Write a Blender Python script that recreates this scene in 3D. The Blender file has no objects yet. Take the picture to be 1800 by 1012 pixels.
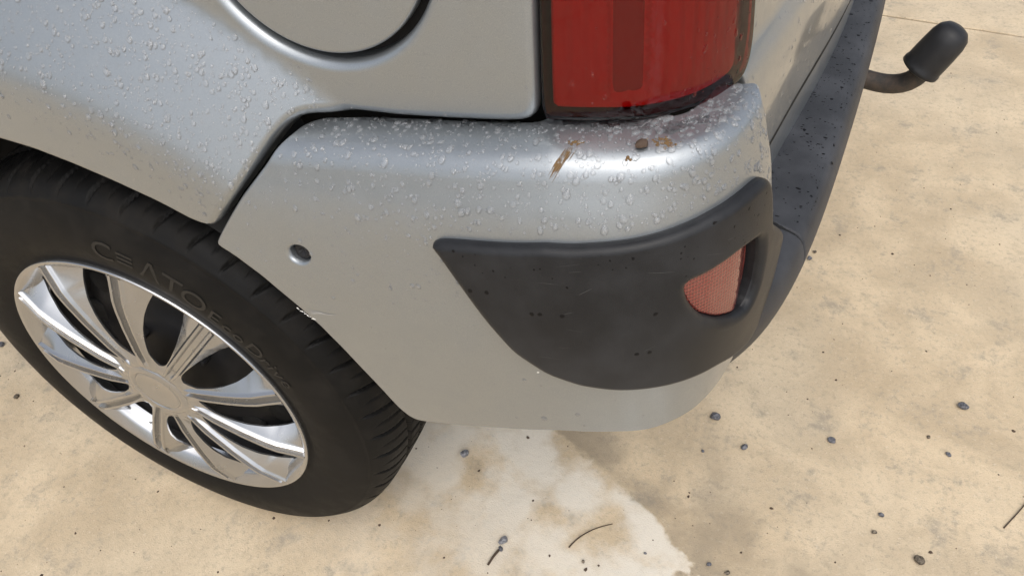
import bpy, bmesh, math, random
import numpy as np
from mathutils import Matrix, Vector
from mathutils.geometry import delaunay_2d_cdt
R_ = math.radians
sc = bpy.context.scene
COL = sc.collection
random.seed(7); rng = np.random.default_rng(11)

# ---------------------------------------------------------------- camera
px_, py_, pz_, yaw, pitch, roll, hfov = [0.69011, -0.40527, 1.06498, -0.45541, 0.78244, -0.10465, 1.11746]
f = Vector((math.sin(yaw)*math.cos(pitch), math.cos(yaw)*math.cos(pitch), -math.sin(pitch)))
r = Vector((math.cos(yaw), -math.sin(yaw), 0)); up = r.cross(f)
r2 = math.cos(roll)*r+math.sin(roll)*up; u2 = -math.sin(roll)*r+math.cos(roll)*up
cd = bpy.data.cameras.new('camera'); cam = bpy.data.objects.new('camera', cd); COL.objects.link(cam)
M = Matrix((r2, u2, -f)).transposed().to_4x4(); M.translation = Vector((px_, py_, pz_)); cam.matrix_world = M
cd.sensor_fit = 'HORIZONTAL'; cd.angle = hfov; cd.clip_start = .02; cd.clip_end = 500
sc.camera = cam
CAM = np.array([px_, py_, pz_])

# ---------------------------------------------------------------- sky, sun, exposure
SUN_EL, SUN_AZ = 58, 150          # azimuth: direction the light comes from, degrees from +Y clockwise
w = bpy.data.worlds.new('World'); sc.world = w; w.use_nodes = True
nt = w.node_tree; bg = nt.nodes['Background']
sky = nt.nodes.new('ShaderNodeTexSky'); sky.sky_type = 'NISHITA'; sky.sun_disc = False
sky.sun_elevation = R_(SUN_EL); sky.sun_rotation = R_(SUN_AZ); sky.air_density = 1.0; sky.dust_density = 4.0; sky.ozone_density = 1.0
hs = nt.nodes.new('ShaderNodeHueSaturation'); hs.inputs['Saturation'].default_value = .46; hs.inputs['Value'].default_value = 1.0
nt.links.new(sky.outputs[0], hs.inputs['Color']); nt.links.new(hs.outputs[0], bg.inputs['Color'])
bg.inputs['Strength'].default_value = .12
sd = bpy.data.lights.new('sun', 'SUN'); sd.energy = .7; sd.angle = R_(85); sd.color = (1, .97, .93)
so = bpy.data.objects.new('sun', sd); COL.objects.link(so)
dv = Vector((math.sin(R_(SUN_AZ))*math.cos(R_(SUN_EL)), math.cos(R_(SUN_AZ))*math.cos(R_(SUN_EL)), math.sin(R_(SUN_EL))))
so.rotation_euler = dv.to_track_quat('Z', 'Y').to_euler(); so.location = (0, -3, 6)
sc.view_settings.view_transform = 'Standard'; sc.view_settings.look = 'None'; sc.view_settings.gamma = 1
sc.view_settings.use_curve_mapping = False; sc.view_settings.exposure = 0.74
sc.render.engine = 'CYCLES'
sc.cycles.max_bounces = 10; sc.cycles.transparent_max_bounces = 12; sc.cycles.sample_clamp_indirect = 6; sc.cycles.blur_glossy = .3

# ---------------------------------------------------------------- body surfaces
def nspline(P, n=1200):
    """natural cubic spline through points, chord parametrised, resampled by arc length"""
    P = np.array(P, float); m = len(P)
    t = np.concatenate([[0], np.cumsum(np.sqrt(np.linalg.norm(np.diff(P, axis=0), axis=1)))])
    h = np.diff(t); A = np.zeros((m, m)); R = np.zeros_like(P); A[0, 0] = A[-1, -1] = 1
    for i in range(1, m-1):
        A[i, i-1] = h[i-1]; A[i, i] = 2*(h[i-1]+h[i]); A[i, i+1] = h[i]
        R[i] = 6*((P[i+1]-P[i])/h[i]-(P[i]-P[i-1])/h[i-1])
    M = np.linalg.solve(A, R)
    tt = np.linspace(0, t[-1], n*4); k = np.clip(np.searchsorted(t, tt)-1, 0, m-2)
    a = ((t[k+1]-tt)/h[k])[:, None]; b = ((tt-t[k])/h[k])[:, None]; hh = (h[k]**2)[:, None]
    Q = a*P[k]+b*P[k+1]+((a**3-a)*M[k]+(b**3-b)*M[k+1])*hh/6
    L = np.concatenate([[0], np.cumsum(np.linalg.norm(np.diff(Q, axis=0), axis=1))])
    s = np.linspace(0, L[-1], n)
    return s, np.stack([np.interp(s, L, Q[:, i]) for i in range(Q.shape[1])], -1)

class Plan:
    def __init__(self, pts, n=2400):
        self.s, self.Q = nspline(pts, n)
        T = np.gradient(self.Q, axis=0); T /= np.linalg.norm(T, axis=1)[:, None]
        N = np.stack([T[:, 1], -T[:, 0]], -1)
        w = np.hanning(41); w /= w.sum()
        N = np.stack([np.convolve(np.pad(N[:, i], 20, mode='edge'), w, 'valid') for i in (0, 1)], -1)
        self.N = N/np.linalg.norm(N, axis=1)[:, None]; self.L = self.s[-1]
    def __call__(self, u):
        u = np.clip(u, 0, self.L)
        p = np.stack([np.interp(u, self.s, self.Q[:, i]) for i in (0, 1)], -1)
        n = np.stack([np.interp(u, self.s, self.N[:, i]) for i in (0, 1)], -1)
        return p, n
    def at(self, x, y):
        return float(self.s[np.argmin(np.hypot(self.Q[:, 0]-x, self.Q[:, 1]-y))])

def sstep(a, b, x):
    t = np.clip((x-a)/(b-a), 0, 1); return t*t*(3-2*t)

class Sweep:
    def __init__(self, plan, prof, tilt=0., kmod=None, flare=None, off=0.):
        self.off = off
        self.plan = plan; self.s, self.pr = nspline(prof, 1500); self.tilt = tilt; self.kmod = kmod; self.flare = flare
        self.L = self.s[-1]
    def __call__(self, u, s):
        u = np.asarray(u, float); s = np.asarray(s, float)
        p, n = self.plan(u)
        ss = np.clip(s, 0, self.L)
        o = np.interp(ss, self.s, self.pr[:, 0]); z = np.interp(ss, self.s, self.pr[:, 1])
        if self.kmod: o = o*self.kmod(u)
        if self.tilt:
            x = p[..., 0]; z = z+self.tilt*(np.minimum(x, .53)-.5) + 0*x
        if self.flare is not None: o = o-self.flare(p[..., 0], z)
        q = p-n*(o-self.off)[..., None]
        return np.concatenate([q, z[..., None]], -1)
    def normal(self, u, s, h=4e-4):
        a = self(np.asarray(u)+h, s)-self(np.asarray(u)-h, s); b = self(u, np.asarray(s)+h)-self(u, np.asarray(s)-h)
        n = np.cross(a, b); return n/np.maximum(np.linalg.norm(n, axis=-1), 1e-12)[..., None]
    def s_of_z(self, z):
        i = np.argmin(np.abs(self.pr[:, 1]-z)); return float(self.s[i])

WZ = 0.298          # wheel centre height
# bumper corner (painted part and black trim), plan view, outermost belt line
B1 = Plan([(-.30, -.030), (.10, -.030), (.30, -.030), (.42, -.030), (.50, -.028), (.56, -.018), (.60, -.002), (.633, .028),
           (.655, .070), (.665, .115), (.667, .16), (.655, .20), (.62, .215)])
uC = B1.at(.56, -.018); uE = B1.at(.655, .07)
_bp = [(.060, .398), (.034, .400), (.018, .410), (.0085, .455), (.003, .52), (0, .59), (.004, .645), (.0125, .69), (.023, .717),
       (.029, .730), (.037, .7370), (.048, .7400), (.066, .7405), (.085, .7405), (.105, .7405)]
_bk = lambda u: 1-.45*sstep(uC, uE, u)
BUMP = Sweep(B1, _bp, tilt=.13, kmod=_bk)
TRIM = Sweep(B1, _bp, tilt=.13, kmod=_bk, off=.010)
# rear bumper step
B2 = Plan([(.52, .01), (.60, .035), (.645, .068), (.677, .12), (.698, .20), (.713, .36), (.724, .57), (.730, .84), (.724, 1.11), (.713, 1.32), (.69, 1.52), (.64, 1.62)])
STEP_PROF = [(.06, .456), (.03, .460), (.012, .471), (.004, .491), (.0, .516), (.0015, .532), (.006, .543), (.014, .5485), (.030, .551), (.06, .552), (.10, .553)]
STEP = Sweep(B2, STEP_PROF)
# body side, lamp and tailgate
D1 = Plan([(-1.0, .034), (-.3, .034), (.2, .034), (.40, .034), (.48, .0345), (.52, .038), (.555, .048), (.585, .066), (.608, .092), (.623, .122), (.632, .15), (.638, .20)])
_t = np.linspace(0, 1, 400)
_g = sstep(0, .10, _t)*(1-sstep(.52, .80, _t)); _G = np.cumsum(_g); _G /= _G[-1]
def flare(x, z):
    rho = np.hypot(x, z-WZ)
    t = np.clip((.565-rho)/(.565-.39), 0, 1)
    return .057*np.interp(t, _t, _G)
SIDE = Sweep(D1, [(-.006, .30), (.0, .60), (.001, .75), (.006, .85), (.014, .95), (.04, 1.15), (.075, 1.35)], flare=flare)
LAMP = Sweep(D1, [(.004, .60), (.001, .75), (.006, .85), (.014, .95), (.04, 1.15), (.075, 1.35)])
D2 = Plan([(.600, .085), (.622, .115), (.634, .15), (.648, .225), (.660, .315), (.675, .42), (.689, .53), (.699, .66), (.703, .84), (.699, 1.02), (.689, 1.15), (.675, 1.26), (.660, 1.365), (.648, 1.455), (.634, 1.53), (.60, 1.59)])
GATE = Sweep(D2, [(.014, .606), (.0075, .608), (.0045, .616), (.0035, .63), (.0, .68), (-.0010, .71), (.0005, .728), (.003, .739), (.0075, .7465), (.011, .752), (.0125, .762), (.0135, .80), (.018, .90), (.045, 1.15), (.08, 1.35)])
SILL = Sweep(D2, [(.014, .50), (.010, .55), (.008, .60), (.012, .64)])


OUT = {'arch': [(1.0134, 0.3765), (1.052, 0.3731), (1.0933, 0.365), (1.1327, 0.355), (1.176, 0.3419), (1.2069, 0.3291)],
 'bumper': [(0.5261, 0.2871), (0.5319, 0.2954), (0.5397, 0.3049), (0.566, 0.3375), (0.5933, 0.3666), (0.6072, 0.3901), (0.6119, 0.4066),
            (0.6241, 0.4166), (0.6643, 0.4202), (0.7136, 0.4213), (0.7621, 0.4212), (0.811, 0.419), (0.8611, 0.4458), (0.9489, 0.4458),
            (0.9966, 0.4458), (1.0395, 0.4428), (1.0566, 0.3974), (1.0381, 0.3759), (1.0402, 0.3496), (1.0447, 0.3214), (1.0471, 0.3025),
            (1.0731, 0.2373), (1.0678, 0.157), (1.0278, 0.1269), (0.9966, 0.1119), (0.963, 0.1028), (0.9162, 0.0998), (0.8823, 0.1026),
            (0.8413, 0.099), (0.7872, 0.0914), (0.7267, 0.0776), (0.6879, 0.0702), (0.6771, 0.0729), (0.6667, 0.0876), (0.6513, 0.1256),
            (0.6285, 0.1761), (0.6128, 0.2049), (0.5953, 0.2273), (0.5673, 0.2563), (0.5422, 0.2759), (0.5282, 0.2838)],
 'flap3': [(1.2638, 0.5083), (1.278, 0.4905), (1.3078, 0.4728), (1.3361, 0.4676), (1.3558, 0.4686), (1.3857, 0.4768), (1.411, 0.4922),
           (1.4292, 0.5126), (1.4362, 0.5268)],
 'joint': [[0.777, 1.7709], [1.09, 1.7356]],
 'lamp': [(1.5105, 0.2328), (1.5101, 0.2038), (1.5097, 0.1756), (1.5099, 0.1517), (1.5125, 0.1488), (1.5284, 0.1489), (1.5516, 0.1482),
          (1.5751, 0.1463), (1.6004, 0.1447), (1.6249, 0.1425), (1.6526, 0.1404), (1.6737, 0.1417), (1.6833, 0.1525), (1.6851, 0.1719),
          (1.6832, 0.1969)],
 'marks': [(0.8458, 0.3892), (0.8313, 0.3642), (0.9076, 0.3919), (0.9303, 0.3956), (0.8511, 0.3932), (0.8926, 0.3792), (0.5957, 0.2245),
           (0.609, 0.2221), (0.7744, 0.2827), (0.8208, 0.2651), (0.9069, 0.2652), (0.895, 0.2262), (0.8275, 0.1966), (0.6422, 0.2236)],
 'pebbles': [[0.3957, 0.0838, 0.0072], [0.6286, 0.3869, 0.0087], [0.6806, 0.3472, 0.0059], [0.8002, 0.4012, 0.0062], [0.9762, 0.5264, 0.0083],
             [0.9291, 0.2453, 0.0073], [0.2849, 0.1967, 0.0075], [0.8773, 0.2981, 0.0042], [0.871, 0.2675, 0.0038], [0.9598, 0.4309, 0.0044],
             [0.6965, 0.1429, 0.0037], [0.6712, 0.1467, 0.0034], [0.9319, 0.4529, 0.0033], [-0.4996, 0.0499, 0.0052], [-0.6223, 0.1336, 0.0067],
             [0.7153, 0.7935, 0.0051], [0.7218, 0.8132, 0.0041], [0.6238, 0.3212, 0.003], [0.5104, 0.0933, 0.0027], [0.5865, 0.1338, 0.0023],
             [0.1902, 0.1035, 0.0035]],
 'quarter_gap': [(1.223, 0.3274), (1.233, 0.3344), (1.2444, 0.3483), (1.2597, 0.3666), (1.2728, 0.3828), (1.287, 0.4008), (1.2998, 0.4162),
                 (1.3096, 0.4249), (1.3196, 0.4287), (1.3387, 0.4286), (1.3959, 0.4317), (1.4432, 0.4371), (1.4875, 0.4426), (1.5002, 0.4457),
                 (1.5054, 0.4517), (1.5074, 0.4604), (1.5079, 0.4878), (1.5082, 0.5151), (1.5085, 0.5316)],
 'refl_hole': [(0.9291, 0.2793), (0.9307, 0.2849), (0.9431, 0.2855), (0.9603, 0.2871), (0.9774, 0.289), (0.9951, 0.2862), (1.0039, 0.283),
               (1.0102, 0.2731), (1.0126, 0.2527), (1.0106, 0.2268), (1.0016, 0.2122), (0.9847, 0.2154), (0.9631, 0.2278), (0.9445, 0.2443),
               (0.9332, 0.2632)],
 'screw': [(0.6142, 0.2866)],
 'stain': [[0.5006, 0.2294], [0.6321, 0.1608]],
 'stain2': [[0.4051, 0.2711], [0.4652, 0.243]],
 'stick': [[0.3888, 0.0444], [0.3913, 0.0568], [0.3946, 0.0697]],
 'trim': [(0.7424, 0.3177), (0.7481, 0.3212), (0.7646, 0.322), (0.8079, 0.322), (0.8479, 0.3231), (0.8787, 0.3262), (0.9057, 0.3292),
          (0.9258, 0.3314), (0.9523, 0.3342), (0.979, 0.3353), (0.9985, 0.3351), (1.0085, 0.333), (1.0141, 0.3304), (1.0201, 0.3243),
          (1.0229, 0.3137), (1.0263, 0.2928), (1.0298, 0.2781), (1.0878, 0.2222), (1.0999, 0.1771), (1.0829, 0.1471), (1.0225, 0.1449),
          (0.9671, 0.1671), (0.9333, 0.172), (0.9056, 0.1757), (0.8802, 0.178), (0.8544, 0.1828), (0.8284, 0.1938), (0.8031, 0.2189),
          (0.7829, 0.2509), (0.7626, 0.2855), (0.7484, 0.3083), (0.7431, 0.3145)],
 'twig1': [[0.4852, 0.1066], [0.4908, 0.1195], [0.501, 0.1342], [0.5149, 0.1484], [0.5319, 0.161]],
 'twig2': [[1.0314, 0.3317], [1.0414, 0.3488], [1.0537, 0.3706], [1.0686, 0.4002]]}

# ---------------------------------------------------------------- materials
def mat(name):
    m = bpy.data.materials.new(name); m.use_nodes = True
    return m, m.node_tree, m.node_tree.nodes['Principled BSDF']
def pset(b, **k):
    names = dict(color='Base Color', metallic='Metallic', rough='Roughness', coat='Coat Weight', coatr='Coat Roughness', ior='IOR', trans='Transmission Weight', spec='Specular IOR Level')
    for a, v in k.items():
        if a == 'color': v = (*v, 1)
        b.inputs[names[a]].default_value = v
def N(t, typ, **k):
    n = t.nodes.new(typ)
    for a, v in k.items():
        if a in n.inputs.keys(): n.inputs[a].default_value = v
        else: setattr(n, a, v)
    return n
def noise(t, scale, detail=4, rough=.55, vec=None, dist=0):
    n = N(t, 'ShaderNodeTexNoise'); n.inputs['Scale'].default_value = scale; n.inputs['Detail'].default_value = detail
    n.inputs['Roughness'].default_value = rough; n.inputs['Distortion'].default_value = dist
    if vec is not None: t.links.new(vec, n.inputs['Vector'])
    return n.outputs['Fac']
def ramp(t, fac, stops):
    n = N(t, 'ShaderNodeValToRGB'); e = n.color_ramp.elements
    while len(e) < len(stops): e.new(.5)
    for i, (p, c) in enumerate(stops):
        e[i].position = p; e[i].color = (*c, 1) if len(c) == 3 else c
    t.links.new(fac, n.inputs['Fac']); return n.outputs['Color']
def mix(t, fac, a, b, mode='MIX'):
    n = N(t, 'ShaderNodeMix', data_type='RGBA', blend_type=mode)
    for sock, v in ((n.inputs[0], fac), (n.inputs[6], a), (n.inputs[7], b)):
        if isinstance(v, (int, float)): sock.default_value = v
        elif isinstance(v, tuple): sock.default_value = (*v, 1)
        else: t.links.new(v, sock)
    return n.outputs[2]
def maprange(t, v, a, b, c=0, d=1, smooth=True):
    n = N(t, 'ShaderNodeMapRange'); n.interpolation_type = 'SMOOTHSTEP' if smooth else 'LINEAR'
    t.links.new(v, n.inputs[0])
    for i, q in enumerate((a, b, c, d)): n.inputs[i+1].default_value = q
    return n.outputs[0]
def mth(t, op, a, b=None):
    n = N(t, 'ShaderNodeMath', operation=op)
    for i, v in enumerate((a, b)):
        if v is None: continue
        if isinstance(v, (int, float)): n.inputs[i].default_value = v
        else: t.links.new(v, n.inputs[i])
    return n.outputs[0]
def bump(t, b, h, strength, dist=.001):
    n = N(t, 'ShaderNodeBump'); n.inputs['Strength'].default_value = strength; n.inputs['Distance'].default_value = dist
    t.links.new(h, n.inputs['Height']); t.links.new(n.outputs[0], b.inputs['Normal']); return n
def geo(t): return N(t, 'ShaderNodeNewGeometry').outputs['Position']

MAT = {}
def m_silver():
    m, t, b = mat('silver_metallic_paint'); p = geo(t)
    fl = noise(t, 2600, 1, .5, p); dirt = noise(t, 9, 5, .6, p); film = noise(t, 55, 4, .65, p)
    c = mix(t, maprange(t, fl, .3, .7), (.270, .292, .308), (.334, .358, .375))
    c = mix(t, maprange(t, dirt, .55, .85, 0, .20), c, (.25, .25, .235))
    t.links.new(c, b.inputs['Base Color'])
    pset(b, metallic=.74, coat=.75, coatr=.05)
    t.links.new(maprange(t, film, .3, .75, .33, .43), b.inputs['Roughness'])
    t.links.new(maprange(t, film, .35, .8, .06, .16), b.inputs['Coat Roughness'])
    return m
MAT['silver'] = m_silver()
def m_plastic(name, col, r0, r1, bs=1800, bstr=.25):
    m, t, b = mat(name); p = geo(t)
    a = noise(t, 16, 5, .6, p); g = noise(t, bs, 2, .5, p)
    t.links.new(mix(t, maprange(t, a, .35, .75), col, tuple(min(1, v*1.7+.004) for v in col)), b.inputs['Base Color'])
    t.links.new(maprange(t, a, .3, .8, r0, r1), b.inputs['Roughness'])
    bump(t, b, g, bstr, .0004); pset(b, spec=.26); return m
MAT['plastic'] = m_plastic('black_bumper_plastic', (.0125, .0130, .0145), .38, .50)
MAT['step'] = m_plastic('weathered_step_plastic', (.030, .0315, .0355), .48, .60)
MAT['black'] = m_plastic('matt_black', (.008, .008, .008), .7, .8)
MAT['steel'] = m_plastic('black_steel', (.010, .010, .011), .45, .6)
def m_rubber():
    m, t, b = mat('tyre_rubber'); p = geo(t)
    a = noise(t, 22, 6, .65, p); g = noise(t, 900, 3, .6, p)
    c = mix(t, maprange(t, a, .42, .72), (.0042, .0041, .0040), (.013, .0115, .0098))
    t.links.new(c, b.inputs['Base Color']); t.links.new(maprange(t, a, .3, .7, .50, .70), b.inputs['Roughness'])
    bump(t, b, g, .3, .0005); pset(b, spec=.17); return m
MAT['rubber'] = m_rubber()
m, t, b = mat('sidewall_lettering'); pset(b, color=(.020, .018, .015), rough=.6, spec=.3); MAT['letter'] = m
def m_cover():
    m, t, b = mat('silver_wheel_cover_paint'); p = geo(t)
    fl = noise(t, 2400, 1, .5, p); d = noise(t, 40, 5, .7, p)
    c = mix(t, maprange(t, fl, .3, .7), (.40, .405, .412), (.43, .435, .442)); c = mix(t, maprange(t, d, .60, .85, 0, .3), c, (.25, .22, .18))
    t.links.new(c, b.inputs['Base Color']); pset(b, metallic=.92, coat=.6, coatr=.06)
    t.links.new(maprange(t, d, .3, .8, .20, .30), b.inputs['Roughness']); return m
MAT['cover'] = m_cover()
def m_lens():
    m, t, b = mat('red_lamp_lens'); o = t.nodes['Material Output']; t.nodes.remove(b)
    tr = N(t, 'ShaderNodeBsdfTransparent'); tr.inputs[0].default_value = (.60, .030, .026, 1)
    gl = N(t, 'ShaderNodeBsdfGlossy'); gl.inputs['Roughness'].default_value = .03
    fr = N(t, 'ShaderNodeFresnel'); fr.inputs['IOR'].default_value = 1.5
    ms = N(t, 'ShaderNodeMixShader'); t.links.new(fr.outputs[0], ms.inputs[0]); t.links.new(tr.outputs[0], ms.inputs[1]); t.links.new(gl.outputs[0], ms.inputs[2])
    t.links.new(ms.outputs[0], o.inputs['Surface']); return m
MAT['lens'] = m_lens()
m, t, b = mat('lamp_reflector_bowl'); pset(b, color=(.72, .60, .58), rough=.4); MAT['bowl'] = m
m, t, b = mat('lamp_divider'); pset(b, color=(.42, .32, .31), rough=.4); MAT['divider'] = m
m, t, b = mat('lamp_dark_housing'); pset(b, color=(.09, .03, .026), rough=.5); MAT['housing'] = m
def m_refl():
    m, t, b = mat('red_prism_reflector'); p = geo(t)
    mp = N(t, 'ShaderNodeMapping'); mp.inputs['Rotation'].default_value = (0, 0, 0); t.links.new(p, mp.inputs['Vector'])
    sx = N(t, 'ShaderNodeSeparateXYZ'); t.links.new(p, sx.inputs[0])
    h = mth(t, 'ADD', sx.outputs[0], mth(t, 'MULTIPLY', sx.outputs[1], .75))
    def tri(v, per):
        q = mth(t, 'FRACT', mth(t, 'MULTIPLY', v, 1/per)); return mth(t, 'ABSOLUTE', mth(t, 'SUBTRACT', q, .5))
    a = tri(h, .0034); c = tri(sx.outputs[2], .0034)
    hh = mth(t, 'ADD', a, c); edge = maprange(t, mth(t, 'MAXIMUM', a, c), .34, .47)
    t.links.new(mix(t, edge, (.12, .008, .007), (.27, .042, .028)), b.inputs['Base Color'])
    pset(b, rough=.32, coat=1.0, coatr=.03); bump(t, b, hh, .8, .0015); return m
MAT['reflector'] = m_refl()
def m_water(nm, dif, glass=.16):
    m, t, b = mat(nm); pset(b, color=(1, 1, 1), trans=1., rough=0., ior=1.333); o = t.nodes['Material Output']
    tr = N(t, 'ShaderNodeBsdfTransparent'); gl = N(t, 'ShaderNodeBsdfGlossy'); gl.inputs['Roughness'].default_value = .04
    fr = N(t, 'ShaderNodeFresnel'); fr.inputs['IOR'].default_value = 1.45
    ms = N(t, 'ShaderNodeMixShader'); t.links.new(fr.outputs[0], ms.inputs[0]); t.links.new(tr.outputs[0], ms.inputs[1]); t.links.new(gl.outputs[0], ms.inputs[2])
    df = N(t, 'ShaderNodeBsdfDiffuse'); df.inputs[0].default_value = (.80, .82, .84, 1)  # white diffuse share stands in for sky light caught by the drops
    m3 = N(t, 'ShaderNodeMixShader'); m3.inputs[0].default_value = dif; t.links.new(ms.outputs[0], m3.inputs[1]); t.links.new(df.outputs[0], m3.inputs[2]); ms = m3
    m2 = N(t, 'ShaderNodeMixShader'); m2.inputs[0].default_value = glass; t.links.new(ms.outputs[0], m2.inputs[1]); t.links.new(b.outputs[0], m2.inputs[2])
    t.links.new(m2.outputs[0], o.inputs['Surface']); return m
MAT['water'] = m_water('water', .125); MAT['clearwater'] = m_water('clear_water', .0, .6)
m, t, b = mat('wet_black_spot'); pset(b, color=(.004, .004, .005), rough=.4, spec=.2); MAT['wet'] = m
m, t, b = mat('rust_brown_smear'); pset(b, color=(.15, .092, .042), rough=.8, spec=.2); MAT['rust'] = m
m, t, b = mat('dark_mud'); pset(b, color=(.07, .045, .03), rough=.9); MAT['mud'] = m
m, t, b = mat('bare_scrape'); pset(b, color=(.75, .75, .73), rough=.6); MAT['scrape'] = m
m, t, b = mat('pale_scratch'); pset(b, color=(.36, .36, .35), rough=.5); MAT['scratch'] = m
m, t, b = mat('grey_scuff'); pset(b, color=(.07, .07, .07), rough=.6); MAT['scuff'] = m
m, t, b = mat('twig_bark'); pset(b, color=(.055, .035, .02), rough=.8); MAT['twig'] = m
def m_neck():
    m, t, b = mat('rusty_tow_neck'); p = geo(t); a = noise(t, 60, 5, .65, p)
    t.links.new(mix(t, maprange(t, a, .4, .65), (.030, .027, .025), (.065, .048, .036)), b.inputs['Base Color']); pset(b, rough=.62); bump(t, b, noise(t, 500, 3, .6, p), .4, .001); return m
MAT['neck'] = m_neck()
def m_stone(name, a_, b_):
    m, t, b = mat(name); p = geo(t); a = noise(t, 320, 4, .6, p)
    t.links.new(mix(t, maprange(t, a, .35, .7), a_, b_), b.inputs['Base Color']); pset(b, rough=.7); bump(t, b, noise(t, 900, 3, .6, p), .5, .001); return m
MAT['stone'] = m_stone('dark_grey_stone', (.05, .05, .057), (.17, .17, .185))
MAT['stone2'] = m_stone('pale_grey_stone', (.10, .10, .11), (.33, .33, .34))
MAT['stone3'] = m_stone('brown_stone', (.05, .038, .025), (.22, .18, .13))
def m_concrete():
    m, t, b = mat('beige_concrete'); p = geo(t)
    big = noise(t, 1.6, 5, .6, p); mid = noise(t, 7, 6, .62, p, .4); fin = noise(t, 42, 6, .68, p); sand = noise(t, 520, 3, .6, p)
    c = mix(t, maprange(t, mid, .34, .68), (.47, .368, .240), (.63, .503, .338))
    c = mix(t, maprange(t, big, .40, .66, 0, .45), c, (.56, .48, .355))
    c = mix(t, maprange(t, fin, .50, .72, 0, .55), c, (.38, .312, .215))
    c = mix(t, maprange(t, noise(t, 15, 7, .75, p), .52, .70, 0, .7), c, (.30, .262, .205))
    c = mix(t, maprange(t, noise(t, 120, 5, .75, p), .50, .68, 0, .5), c, (.33, .28, .205)); c = mix(t, maprange(t, noise(t, 160, 4, .7, p), .30, .44, .4, 0), c, (.68, .585, .44))
    c = mix(t, maprange(t, sand, .58, .72, 0, .5), c, (.20, .16, .115)); c = mix(t, maprange(t, sand, .24, .36, .30, 0), c, (.62, .54, .42))
    # cleaned, lime-whitened patch with a hard edge where a mat once lay
    def side(G1, G2, jit):
        (x1, y1), (x2, y2) = G1, G2; L = math.hypot(x2-x1, y2-y1); nx, ny = -(y2-y1)/L, (x2-x1)/L
        vd = N(t, 'ShaderNodeVectorMath', operation='DOT_PRODUCT'); t.links.new(p, vd.inputs[0]); vd.inputs[1].default_value = (nx, ny, 0)
        q = mth(t, 'SUBTRACT', vd.outputs['Value'], nx*x1+ny*y1)
        return mth(t, 'ADD', q, mth(t, 'MULTIPLY', mth(t, 'SUBTRACT', noise(t, 14, 3, .5, p), .5), jit))
    q = side(OUT['stain'][0], OUT['stain'][1], .05)
    (x1, y1), (x2, y2) = OUT['stain']; L = math.hypot(x2-x1, y2-y1)
    va = N(t, 'ShaderNodeVectorMath', operation='DOT_PRODUCT'); t.links.new(p, va.inputs[0]); va.inputs[1].default_value = ((x2-x1)/L, (y2-y1)/L, 0)
    along = mth(t, 'SUBTRACT', va.outputs['Value'], (x1*(x2-x1)+y1*(y2-y1))/L)
    q = mth(t, 'ADD', q, mth(t, 'MULTIPLY', mth(t, 'MULTIPLY', mth(t, 'SUBTRACT', noise(t, 9, 4, .6, p), .42), .55), maprange(t, along, L*.75, L*1.6)))
    q = mth(t, 'ADD', q, mth(t, 'MULTIPLY', mth(t, 'SUBTRACT', noise(t, 60, 3, .6, p), .5), .012))
    sgn = STAIN_SIGN
    q = mth(t, 'MULTIPLY', q, sgn)
    w_ = mth(t, 'MULTIPLY', maprange(t, q, -.004, .006), maprange(t, q, .05, .46, 1, 0))
    pn = noise(t, 9, 5, .55, p, .1)
    w_ = mth(t, 'MULTIPLY', w_, maprange(t, pn, .36, .56))
    c = mix(t, mth(t, 'MULTIPLY', w_, .82), c, (.72, .67, .575))
    d_ = mth(t, 'MULTIPLY', maprange(t, q, .004, -.006), maprange(t, q, -.22, -.01))
    d_ = mth(t, 'MULTIPLY', d_, maprange(t, noise(t, 5, 4, .6, p), .42, .60))
    c = mix(t, mth(t, 'MULTIPLY', d_, .55), c, (.22, .185, .135))
    t.links.new(c, b.inputs['Base Color'])
    t.links.new(maprange(t, mid, .3, .7, .62, .80), b.inputs['Roughness']); pset(b, spec=.35)
    h = mth(t, 'ADD', mth(t, 'MULTIPLY', fin, .7), mth(t, 'MULTIPLY', sand, .35)); bump(t, b, h, .6, .004)
    return m
STAIN_SIGN = -1.0
MAT['concrete'] = m_concrete()

# ---------------------------------------------------------------- mesh helpers
def link(name, me, mt, parent=None, **props):
    o = bpy.data.objects.new(name, me); COL.objects.link(o)
    if mt is not None and me is not None and not me.materials: me.materials.append(mt)
    if parent: o.parent = parent
    for k, v in props.items(): o[k] = v
    return o
def mesh(name, V, F, smooth=True, normals=None):
    me = bpy.data.meshes.new(name); me.from_pydata([tuple(v) for v in V], [], [tuple(int(i) for i in q) for q in F]); me.update()
    if smooth: me.polygons.foreach_set('use_smooth', [True]*len(me.polygons))
    if normals is not None: me.normals_split_custom_set_from_vertices([tuple(n) for n in normals])
    return me
def mk(name, V, F, mt, parent=None, smooth=True, normals=None, **props):
    return link(name, mesh(name, V, F, smooth, normals), mt, parent, **props)
def empty(name, loc, parent=None, **props):
    o = bpy.data.objects.new(name, None); COL.objects.link(o); o.location = loc; o.empty_display_size = .1
    if parent: o.parent = parent
    for k, v in props.items(): o[k] = v
    return o

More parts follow.
